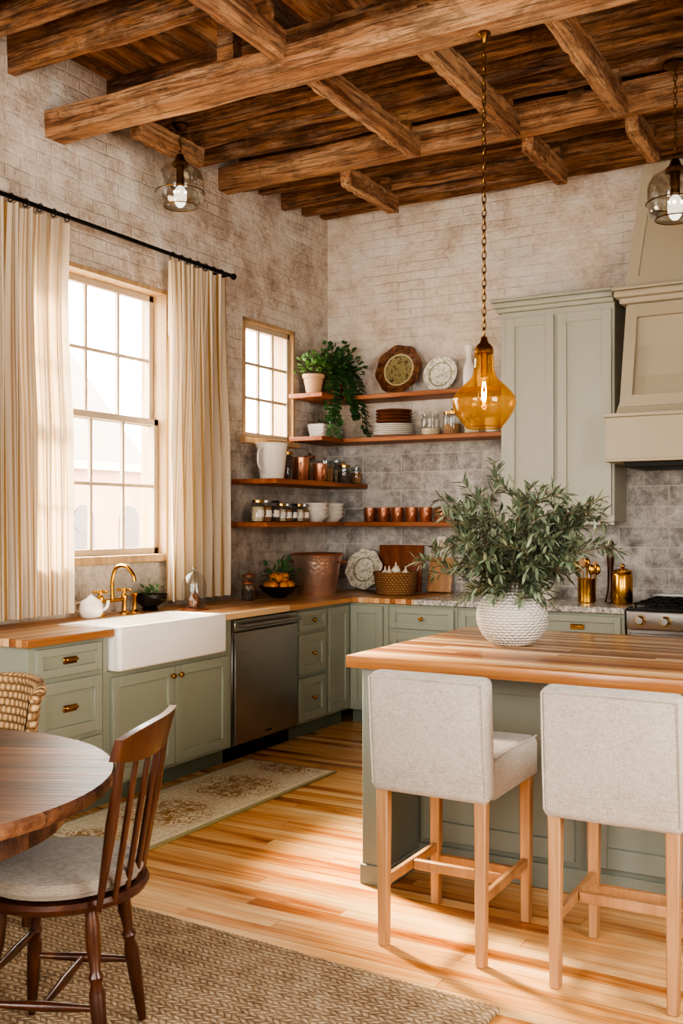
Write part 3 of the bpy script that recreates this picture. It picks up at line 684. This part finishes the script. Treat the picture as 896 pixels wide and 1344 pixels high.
def mug(name,r,h,loc,mat,rot=0):
    b=B(name); vessel(b,[(r*.85,0),(r*.9,.004),(r,h*.9),(r*1.04,h)],mat,(0,0,0),24,.003)
    b.tube(spl([(r*.95,0,h*.8),(r*1.55,0,h*.75),(r*1.55,0,h*.35),(r*.9,0,h*.22)],5),.005,mat,8); return b.done(loc,rot)
mug('copper_pitcher',.06,.18,(.20,-.74,1.75),M_copper,-60); mug('copper_mug',.055,.14,(.27,-.58,1.75),M_copper,-40)
mug('copper_mug',.045,.13,(.09,-.60,1.75),M_copper,20)
jar('glass_canister',.07,.16,(.22,-.42,1.75),M_beans,.7); jar('glass_canister',.065,.18,(.15,-.12,1.75),M_oats,.6); jar('glass_canister',.05,.13,(.31,-.28,1.75),M_dkgoods,.7,lidm=M_brass)
jar('glass_canister',.045,.12,(.32,-.10,1.75),M_beans,.7); jar('glass_canister',.05,.20,(.08,-.42,1.75),M_oats,.8,lidm=M_board)
for k,y in enumerate((-1.28,-1.18,-1.08,-.98,-.90,-.82,-.74,-.66)):
    jar('spice_jar',.045 if k<3 else .036,.14 if k<3 else .12,(.18,y,1.45),[M_oats,M_beans,M_dkgoods][k%3],.75,knob=False,lidm=[M_brass,M_steel,M_black][k%3],label=True)
for (X,Y,n) in ((.17,-.49,4),(.17,-.25,4)):
    b=B('stack_of_bowls')
    for i in range(n): b.lathe([(0,i*.03),(.06,i*.03),(.1,i*.03+.035),(.112,i*.03+.055),(.107,i*.03+.056),(.055,i*.03+.01),(0,i*.03+.01)],M_cer,seg=28)
    b.done((X,Y,1.45))
for i,X in enumerate((.48,.60,.72,.84,.96,1.08)):
    mug('copper_mug',.05,.11,(X,-.17,1.45),M_copper,-60)
# counter objects
b=B('copper_bucket'); vessel(b,[(.13,0),(.14,.01),(.175,.24),(.19,.28),(.197,.29),(.197,.30)],M_copdk,(0,0,0),36,.005)
b.tube([(.197*math.cos(a),.197*math.sin(a),.298) for a in [2*PI*k/36 for k in range(36)]],.008,M_copper,6,True)
for s in (-1,1): b.tube(spl([(s*.19,-.05,.25),(s*.235,-.04,.24),(s*.235,.04,.24),(s*.19,.05,.25)],4),.006,M_copper,6)
b.done((.27,-.62,.91))
b=B('fruit_bowl'); vessel(b,[(.05,0),(.06,.01),(.11,.04),(.15,.085)],M_char,(0,0,0),28,.005)
for i in range(11):
    a=i*2.4;r=.085 if i<7 else .04; b.ball((r*math.cos(a),r*math.sin(a),.085 if i<7 else .145),.036,M_orange,14)
leaves_ball(b,(0,0,.13),.14,70,M_ivy,.06,.03,1); b.done((.24,-1.10,.91))
jar('glass_jar',.05,.16,(.14,-1.33,.91),M_beans,.6,lidm=M_board); jar('glass_jar',.045,.12,(.22,-1.46,.91),M_dkgoods,.6,lidm=M_board)
round_plate('serving_plate',.16,M_plate,(.42,-.14,.912),14,.04)
b=B('cutting_board'); Mx=Matrix.Rotation(math.radians(-10),3,'X'); b.box((-.19,-.012,.0),(.19,.012,.36),M_board,.008,2,rot=Mx); b.done((.70,-.085,.912))
b=B('cutting_board'); Mx=Matrix.Rotation(math.radians(-14),3,'X'); b.box((-.10,-.01,.0),(.10,.01,.27),M_oakleg,.008,2,rot=Mx); b.done((1.04,-.075,.912))
b=B('woven_basket'); vessel(b,[(.13,0),(.14,.005),(.155,.08),(.165,.15),(.168,.165)],M_bask,(0,0,0),36,.008)
b.tube([(.165*math.cos(a),.165*math.sin(a),.163) for a in [2*PI*k/36 for k in range(36)]],.009,M_bask,6,True)
for i in range(7):
    a=i*.9; b.lathe(spl([(0,-.03,0),(.03,-.015,0),(.032,.01,0),(.008,.035,0),(.004,.06,0)],3),M_garlic,at=(.08*math.cos(a)*(i<6),.08*math.sin(a)*(i<6),.15+(.03 if i==6 else 0)),seg=12)
b.done((.82,-.40,.91))
b=B('utensil_crock'); vessel(b,[(.055,0),(.06,.005),(.06,.15),(.063,.16)],M_brass,(0,0,0),28,.004)
for i in range(7):
    a=i*.9; p=Vector((.02*math.cos(a),.02*math.sin(a),.01)); q=Vector((.07*math.cos(a),.06*math.sin(a),.22+.02*(i%3))); b.cyl(p,q,.005,M_oakleg if i%2 else M_brass,seg=8); b.ball(q,.024,M_oakleg if i%2 else M_brass,12,sz=1.5,sy=.45)
b.done((2.27,-.45,.912))
b=B('pepper_mill'); b.lathe(spl([(0,0,0),(.034,0,0),(.036,.02,0),(.022,.09,0),(.02,.22,0),(.026,.31,0),(.016,.35,0),(.026,.38,0),(.02,.41,0),(.0,.425,0)],4),M_chair,seg=20); b.done((2.41,-.38,.912))
b=B('brass_canister'); b.lathe([(0,0),(.06,0),(.065,.01),(.065,.19),(.06,.2),(.062,.205),(.062,.22),(.02,.235),(.0,.235)],M_brass,seg=28); b.ball((0,0,.25),.016,M_brass,12); b.done((2.52,-.50,.912))
b=B('marble_canister'); b.lathe([(0,0),(.045,0),(.048,.005),(.048,.08),(.05,.085),(.02,.095),(0,.1)],M_cer,seg=24); b.done((1.95,-.28,.912))
b=B('black_bowl'); vessel(b,[(.045,0),(.05,.012),(.04,.02),(.085,.05),(.105,.09),(.107,.1)],M_char,(0,0,0),30,.005)
leaves_ball(b,(0,0,.07),.09,50,M_ivy,.04,.025,.8); b.done((.125,-2.36,.91))
b=B('glass_cloche'); b.lathe(spl([(.075,0.01,0),(.077,.12,0),(.065,.19,0),(.025,.235,0),(0.001,.24,0)],5),M_glass,seg=24); b.ball((0,0,.25),.014,M_glass,10)
b.lathe([(0,0),(.09,0),(.09,.01),(0,.01)],M_board,seg=24); b.lathe([(0,.01),(.03,.012),(.045,.06),(.0,.12)],M_brown,seg=12); b.done((.32,-2.18,.91))
b=B('ceramic_teapot'); b.lathe(spl([(0,0,0),(.045,.0,0),(.068,.04,0),(.058,.09,0),(.03,.11,0),(.018,.12,0),(0,.135,0)],4),M_cer,seg=24)
b.tube(spl([(.055,0,.04),(.09,0,.06),(.10,0,.10)],5),.008,M_cer,8); b.tube(spl([(-.055,0,.085),(-.09,0,.08),(-.09,0,.04),(-.06,0,.035)],5),.006,M_cer,8); b.done((.165,-2.91,.912),20)
b=B('wall_outlet'); b.box((-.036,-.006,-.058),(.036,0,.058),M_cer,.003)
for z in (-.022,.022): b.box((-.018,-.0075,z-.014),(.018,-.005,z+.014),M_sash,.002)
b.done((1.02,-.013,1.28))
# ------------------------------------------------------------------ curtains
b=B('curtain_rod'); b.cyl((.12,-4.3,3.13),(.12,-1.5,3.13),.012,M_black)
b.ball((.12,-1.485,3.13),.022,M_black,12)
for y in (-4.15,-1.53):
    b.cyl((.001,y,3.13),(.12,y,3.13),.008,M_black,seg=8); b.lathe([(0,0),(.03,0),(.03,.008),(0,.008)],M_black,M=Matrix.Rotation(PI/2,3,'Y'),at=(.001,y,3.13))
for y in [-4.05+i*.1 for i in range(11)]+[-2.14+i*.085 for i in range(7)]:
    b.tube([(.12+.02*math.cos(a),y,3.125+.022*math.sin(a)) for a in [2*PI*k/14 for k in range(14)]],.003,M_black,5,True)
b.done()
def curtain(y0,y1,top,bot,nf,ph,flare=.04):
    b=B('curtain'); w=y1-y0; cy=(y0+y1)/2; nu,nv=nf*18,26
    def fn(u,v):
        z=top+(bot-top)*v
        amp=.036+.018*v; wid=1-.10*math.sin(min(v*2,1)*PI)*.5+flare*v
        t=u*nf*2*PI+ph
        x=.12+amp*math.sin(t+.35*math.sin(v*3+u*5))+.012*math.sin(t*2.1+v*4)
        y=cy+(u-.5)*w*wid+.016*math.sin(t*2+1.2)
        return (max(x,.035),y,z)
    b.grid(fn,nu,nv,M_curt); o=b.done(recalc=False)
    uv=o.data.uv_layers.new(name='UVMap')
    for lp in o.data.loops:
        i=lp.vertex_index//(nv+1); j=lp.vertex_index%(nv+1); uv.data[lp.index].uv=(i/nu*w*2.1,j/nv)
    return o
curtain(-4.05,-3.05,3.098,.945,10,.3); curtain(-2.18,-1.60,3.098,.955,6,1.0)
# ------------------------------------------------------------------ island
b=B('kitchen_island')
IX0,IX1=2.25,4.55
b.box((2.20,-3.63,.868),(4.62,-2.34,.918),M_butch,.006,2)
b.box((IX0,-3.58,0),(IX0+.11,-2.40,.868),M_sagei,.003); b.box((IX1-.11,-3.58,0),(IX1,-2.40,.868),M_sagei,.003)
b.box((IX0+.11,-3.27,0),(IX1-.11,-2.40,.868),M_sagei,.002)
n=3; sw=(IX1-IX0-.22)/n
for i in range(n):
    shaker(b,IX0+.11+i*sw+.02,IX0+.11+(i+1)*sw-.02,.12,.84,M_sagei,y=-3.27,rail=.08)
b.box((IX0+.11,-3.285,0),(IX1-.11,-3.27,.1),M_sagei,.003)
b.box((IX0-.008,-3.588,0),(IX0+.118,-2.392,.08),M_sagei,.003)
b.T=Matrix.Translation((IX0,-2.40,0))@Matrix.Rotation(math.radians(-90),4,'Z')
shaker(b,.04,.57,.12,.84,M_sagei,rail=.08);shaker(b,.61,1.14,.12,.84,M_sagei,rail=.08)
b.T=Matrix.Identity(4)
b.done()
b=B('olive_branch_vase')
S=1.04
vessel(b,[(p[0]*S,p[1]*S) for p in spl([(.075,0,0),(.12,.035,0),(.148,.10,0),(.14,.165,0),(.10,.215,0),(.062,.238,0),(.058,.25,0),(.066,.262,0)],5)],M_vase,(0,0,0),48,.006)
rr=random.Random(21)
def branch(p,d,L_,depth):
    pts=[Vector(p)];dd=Vector(d).normalized();n=7
    for i in range(n):
        dd=(dd+Vector((rr.uniform(-.18,.18),rr.uniform(-.18,.18),rr.uniform(-.14,.06)))).normalized(); pts.append(pts[-1]+dd*L_/n)
    b.tube(pts,[.003*(1-.7*i/n) if depth==0 else .0016 for i in range(n+1)],M_twig,5)
    s0=2 if depth==0 else 1
    for i in range(s0,n+1):
        ax=(pts[i]-pts[i-1]).normalized()
        for k in range(4):
            o=ax.orthogonal().normalized(); o.rotate(Matrix.Rotation(rr.uniform(0,2*PI),3,ax))
            q=pts[i-1].lerp(pts[i],rr.random())
            b.leaf(q,ax*.8+o*.9,Vector((rr.uniform(-.4,.4),rr.uniform(-.4,.4),1)),rr.uniform(.042,.07),rr.uniform(.012,.017),M_green if rr.random()<.6 else M_green2,.12)
    if depth==0:
        for i in range(2,n+1):
            ax=(pts[i]-pts[i-1]).normalized(); o=ax.orthogonal().normalized(); o.rotate(Matrix.Rotation(rr.uniform(0,2*PI),3,ax))
            branch(pts[i-1],ax*.7+o*.8,L_*rr.uniform(.22,.34),1)
NB=27
for i in range(NB):
    a=i*2.39996; sp=.08+.92*((i+.5)/NB)**.7
    d=Vector((math.cos(a)*sp,math.sin(a)*sp,1.08-.25*sp))
    branch((.03*math.cos(a),.03*math.sin(a),.18),d,rr.uniform(.42,.55)*(.93 if sp>.65 else 1.12),0)
b.done((2.66,-2.97,.918),sharp=60)
# ------------------------------------------------------------------ stools
def stool(X,Y):
    b=B('bar_stool')
    for sx in (-1,1):
        b.box((sx*.178-.021,-.235-.021,0),(sx*.178+.021,-.235+.021,.57),M_oakleg,.004,taper=(1,1,.8))
        b.box((sx*.178-.021,.20-.021,0),(sx*.178+.021,.20+.021,.57),M_oakleg,.004,taper=(1,1,.8))
        b.box((sx*.178-.011,-.22,.20),(sx*.178+.011,.19,.235),M_oakleg,.003)
    b.box((-.165,.19,.15),(.165,.212,.19),M_oakleg,.003)
    b.box((-.165,-.03,.20),(.165,-.008,.235),M_oakleg,.003)
    b.box((-.212,-.20,.555),(.212,.245,.675),M_linen,.03,4)
    b.box((-.208,-.195,.535),(.208,.24,.60),M_linen,.006,2)
    Mr=Matrix.Rotation(math.radians(4),3,'X')
    b.box((-.213,-.285,.535),(.213,-.20,.945),M_linen,.026,4,rot=Mr)
    for sx in (-1,1):
        b.tube([(sx*.205,-.268,.56),(sx*.205,-.285,.75),(sx*.204,-.299,.925)],.0035,M_linen,6)
        b.tube([(sx*.205,-.19,.672),(sx*.206,.0,.676),(sx*.205,.23,.672)],.0035,M_linen,6)
    b.tube([(-.204,-.298,.928),(0,-.300,.932),(.204,-.298,.928)],.0035,M_linen,6)
    return b.done((X,Y,0))
stool(2.775,-3.83); stool(3.385,-3.85)
# ------------------------------------------------------------------ rugs
b=B('jute_rug'); b.box((-1.45,-1.3,0),(1.45,1.3,.018),M_jute,.008,2)
for i in range(140):
    x=-1.44+i*2.88/139
    b.ball((x,1.3,.009),.013,M_jute,6,sx=.9,sy=1.3,sz=.7)
b.done((1.60,-5.56,0),-3)
b=B('runner_rug'); b.box((-.31,-.86,0),(.31,.86,.01),M_runner,.004,2); b.done((.95,-2.93,0),-1)
# ------------------------------------------------------------------ dining table
b=B('dining_table')
b.lathe([(0,.715),(.60,.715),(.64,.722),(.65,.735),(.65,.752),(.643,.76),(0,.76)],M_dark,seg=72)
b.lathe([(.50,.63),(.52,.63),(.52,.715),(.50,.715)],M_dark,seg=48)
b.lathe(spl([(.0,.10,0),(.10,.10,0),(.11,.16,0),(.06,.22,0),(.085,.36,0),(.10,.45,0),(.05,.55,0),(.07,.6,0),(.16,.66,0),(.2,.715,0)],5),M_chair,seg=28)
for i in range(4):
    a=PI/4+i*PI/2+.35; d=Vector((math.cos(a),math.sin(a),0))
    b.tube(spl([d*.05+Vector((0,0,.2)),d*.18+Vector((0,0,.17)),d*.32+Vector((0,0,.06)),d*.42+Vector((0,0,.03))],6),[.035]*12+[.03]*6+[.028],M_chair,10)
b.done((1.78,-5.47,.018),25)
def legturn(b,p0,p1,mat,s=1):
    b.turn(p0,p1,[(0,0),(.011*s,0),(.014*s,.08),(.019*s,.3),(.021*s,.5),(.014*s,.56),(.020*s,.60),(.013*s,.64),(.02*s,.78),(.019*s,.9),(.014*s,1)],mat,14)
b=B('windsor_chair')
b.lathe([(0,.425),(.19,.425),(.225,.44),(.232,.455),(.225,.466),(0,.46)],M_chair,seg=40,sx=.98,sy=1)
b.lathe([(0,.462),(.18,.464),(.208,.475),(.214,.492),(.205,.512),(.15,.524),(0,.527)],M_cush,seg=40)
b.tube([(.211*math.cos(a),.211*math.sin(a),.49) for a in [2*PI*k/40 for k in range(40)]],.005,M_cush,6,True)
lg=[]
for sx,yt,yb in ((-1,-.12,-.16),(1,-.12,-.16),(-1,.12,.17),(1,.12,.17)):
    p1=Vector((sx*.12,yt,.43));p0=Vector((sx*.17,yb,0.002)); legturn(b,p0,p1,M_chair); lg.append((p0,p1))
def mid(i,t): return lg[i][0].lerp(lg[i][1],t)
for i,j in ((0,2),(1,3)): b.turn(mid(i,.42),mid(j,.42),[(.008,0),(.014,.5),(.008,1)],M_chair,10)
b.turn((mid(0,.42)+mid(2,.42))/2,(mid(1,.42)+mid(3,.42))/2,[(.008,0),(.014,.5),(.008,1)],M_chair,10)
b.turn(mid(0,.6),mid(1,.6),[(.008,0),(.013,.5),(.008,1)],M_chair,10)
def bk(x,z):
    t=(z-.45)/.45; return Vector((x*(1+.12*t),.165+.035*(1-(x/.19)**2)+.075*t,z))
for i in range(7):
    x=-.19+i*.19/3
    outer=i in (0,6)
    b.turn(bk(x,.45),bk(x,.84),[(.008,0),(.013 if outer else .0085,.35),(.016 if outer else .009,.55),(.010 if outer else .007,1)],M_chair,10)
vs=[];fs=[];n=16
for i in range(n+1):
    x=-.215+.43*i/n; e=1-abs(x/.215)**3*.45; c0=bk(x,.865)
    hgt=.05*e
    for (dy,dz) in ((-.011,-hgt),(.011,-hgt),(.013,hgt),(-.009,hgt)): vs.append(c0+Vector((0,dy+dz*.25,dz)))
for i in range(n):
    for k in range(4): fs.append([i*4+k,i*4+(k+1)%4,(i+1)*4+(k+1)%4,(i+1)*4+k])
fs+=[[0,1,2,3],[n*4+k for k in range(4)]]
b.add(vs,fs,M_chair)
b.done((2.16,-5.13,.018),-66)
b=B('wicker_chair')
def wb(u,v):
    a=(u-.5)*2.2; z=.40+.44*v; rr_=.25
    return (rr_*math.sin(a)*1.05,.05+rr_*math.cos(a)*.8+.06*v,z-.03*(abs(a))**2*v)
b.grid(wb,20,12,M_wick)
b.grid(lambda u,v:(wb(u,v)[0]*.93,wb(u,v)[1]-.025,wb(u,v)[2]),20,12,M_wick)
b.tube([Vector(wb(i/20,1))-Vector((0,.01,0)) for i in range(21)],.022,M_wick,10)
for u in (0,1): b.tube([Vector(wb(u,k/6))-Vector((0,.01,0)) for k in range(7)],.018,M_wick,8)
b.box((-.23,-.22,.40),(.23,.22,.46),M_wick,.025,3)
for sx in (-1,1):
    for yy in (-.18,.18): b.cyl((sx*.2,yy,0),(sx*.19,yy,.41),.018,M_chair,seg=10)
b.done((1.21,-4.72,.019),-12)
# ------------------------------------------------------------------ pendants
def chain(b,x,y,z0,z1,mat,l=.042):
    n=int((z1-z0)/(l*.72)); st=(z1-z0)/n
    for i in range(n):
        zc=z0+(i+.5)*st; pts=[]
        for k in range(12):
            a=2*PI*k/12; u=.009*math.cos(a); w=l*.5*math.sin(a)
            pts.append((x+(u if i%2 else 0),y+(0 if i%2 else u),zc+w))
        b.tube(pts,.0026,mat,5,True)
M_bg=glass('bulb_glass',(1,.9,.7,1))
b=B('amber_pendant_light')
pr=[tuple(p[:2]) for p in spl([(.036,.335,0),(.042,.30,0),(.045,.255,0),(.058,.215,0),(.10,.175,0),(.132,.135,0),(.136,.10,0),(.115,.05,0),(.085,.01,0),(.076,0,0)],5)]
b.lathe(pr,M_amber,seg=48)
b.tube([(.076*math.cos(a),.076*math.sin(a),0) for a in [2*PI*k/30 for k in range(30)]],.003,M_amber,6,True)
b.lathe([(0,.40),(.012,.395),(.018,.37),(.03,.36),(.04,.345),(.042,.325),(.038,.32),(0,.32)],M_brass,seg=24)
b.lathe([(0,.325),(.018,.325),(.018,.225),(.014,.22),(0,.22)],M_bronze,seg=16)
b.lathe(spl([(.001,.09,0),(.018,.10,0),(.028,.13,0),(.024,.16,0),(.014,.2,0),(.014,.22,0)],4),M_bg,seg=20)
for s in (-1,1): b.tube([(s*.004,0,.2),(s*.010,0,.15),(s*.005,0,.115),(0,.004*s,.14)],.0026,M_bulb,5)
b.ball((0,0,.135),.011,M_bulb,10,sz=1.8)
chain(b,0,0,.40,3.54-1.86,M_bronze)
b.lathe([(0,1.718),(.028,1.718),(.030,1.71),(.014,1.695),(.008,1.67),(0,1.67)],M_bronze,seg=24)
b.done((2.55,-3.02,1.86))
def jarlight(loc,ch):
    b=B('glass_pendant_light')
    b.lathe(spl([(.10,.0,0),(.135,.03,0),(.145,.09,0),(.14,.17,0),(.11,.225,0),(.05,.255,0),(.03,.26,0)],4),M_smoke,seg=32)
    b.lathe(spl([(.096,.004,0),(.130,.034,0),(.139,.09,0),(.134,.17,0),(.105,.22,0),(.05,.248,0)],4),M_smoke,seg=32)
    b.tube([(.147*math.cos(a),.147*math.sin(a),.085) for a in [2*PI*k/36 for k in range(36)]],.0025,M_bronze,5,True)
    b.tube([(.10*math.cos(a),.10*math.sin(a),0) for a in [2*PI*k/36 for k in range(36)]],.003,M_bronze,5,True)
    b.lathe([(0,.31),(.02,.31),(.03,.28),(.05,.26),(.05,.245),(0,.245)],M_bronze,seg=20)
    b.lathe([(0,.25),(.025,.25),(.025,.13),(0,.13)],M_bronze,seg=14)
    b.ball((0,0,.06),.040,M_bulb2,16,sz=1.7)
    chain(b,0,0,.30,.30+ch,M_bronze); b.lathe([(0,.33+ch),(.06,.33+ch),(.06,.315+ch),(.015,.29+ch),(0,.29+ch)],M_bronze,seg=20)
    b.done(loc)
jarlight((.34,-2.34,3.345),.16); jarlight((3.10,-1.74,3.02),.48)
# ------------------------------------------------------------------ exterior
M_ext=plain('exterior_brick',c('#a07c6a'),.9,var=.25,vs=2); M_extw=plain('exterior_trim',c('#b3a695'),.9); M_gr=plain('street_ground',c('#8a857d'),.9); M_roof=plain('exterior_roof',c('#8f877e'),.9); M_arch=plain('exterior_window_dark',c('#5a4c46'),.4)
b=B('brick_building')
b.box((-18,5,-1.5),(-13,19,2.7),M_ext,0)
b.box((-18.2,4.8,2.7),(-12.8,19.2,2.9),M_extw,0)
b.add([(-12.9,7,2.9),(-12.9,13,2.9),(-12.9,10,5.6),(-18,7,2.9),(-18,13,2.9),(-18,10,5.6)],[[0,1,2],[1,4,5,2],[4,3,5],[3,0,2,5]],M_roof)
for i in range(8):
    y=5.6+i*1.6; b.box((-13.05,y,0),(-12.97,y+.7,1.5),M_arch,0); b.cyl((-13.06,y+.35,1.5),(-12.96,y+.35,1.5),.35,M_arch); b.box((-13.1,y-.1,-.15),(-12.95,y+.8,0),M_extw,0)
b.done()
b=B('street_ground'); b.box((-60,-40,-1.6),(-.5,60,-1.5),M_gr,0); b.done()
# ------------------------------------------------------------------ lights / world
w=bpy.data.worlds.new('sky'); bpy.context.scene.world=w; w.use_nodes=True
bg=w.node_tree.nodes['Background']; bg.inputs[0].default_value=(1,.962,.90,1); bg.inputs[1].default_value=11.5
def area(name,loc,rot,sx,sy,power,col=(1,1,1),portal=False):
    l=bpy.data.lights.new(name,'AREA'); l.shape='RECTANGLE'; l.size=sx;l.size_y=sy;l.energy=power;l.color=col
    if portal: l.cycles.is_portal=True
    o=bpy.data.objects.new(name,l);o.location=loc;o.rotation_euler=rot;bpy.context.collection.objects.link(o);return o
hp=PI/2
area('portal_window_left',(-.21,-2.67,2.08),(0,-hp,0),1.7,1.26,1,portal=True)
area('portal_window_small',(-.21,-.865,2.485),(0,-hp,0),.87,.69,1,portal=True)
area('portal_right',(W+.21,-5.0,1.95),(0,hp,0),2.1,1.6,1,portal=True)
for nm,l in (('portal_rear_a',(W-1.6,-L-.21,1.95)),('portal_rear_b',(W-4.0,-L-.21,1.95))): area(nm,l,(hp,0,0),1.6,2.1,1,portal=True)
sun=bpy.data.lights.new('sun','SUN'); sun.energy=24; sun.angle=math.radians(11); sun.color=(1,.83,.60)
so=bpy.data.objects.new('sun',sun); bpy.context.collection.objects.link(so)
el=math.radians(38); dv=Vector((math.cos(el),-.30,-math.sin(el))); so.rotation_euler=dv.to_track_quat('-Z','Y').to_euler(); so.location=(-6,0,6)
# ------------------------------------------------------------------ camera
cd=bpy.data.cameras.new('camera'); cam=bpy.data.objects.new('camera',cd); bpy.context.collection.objects.link(cam)
cd.sensor_fit='VERTICAL'; cd.sensor_height=36; cd.lens=36*1329/1344; cd.shift_y=13/1344; cd.clip_start=.05
cam.location=(4.18,-7.16,1.45); cam.rotation_euler=(hp,0,math.radians(29.5))
sc=bpy.context.scene; sc.camera=cam
sc.view_settings.view_transform='AgX'
try: sc.view_settings.look='AgX - High Contrast'
except Exception as e: print(e)
sc.view_settings.exposure=.58
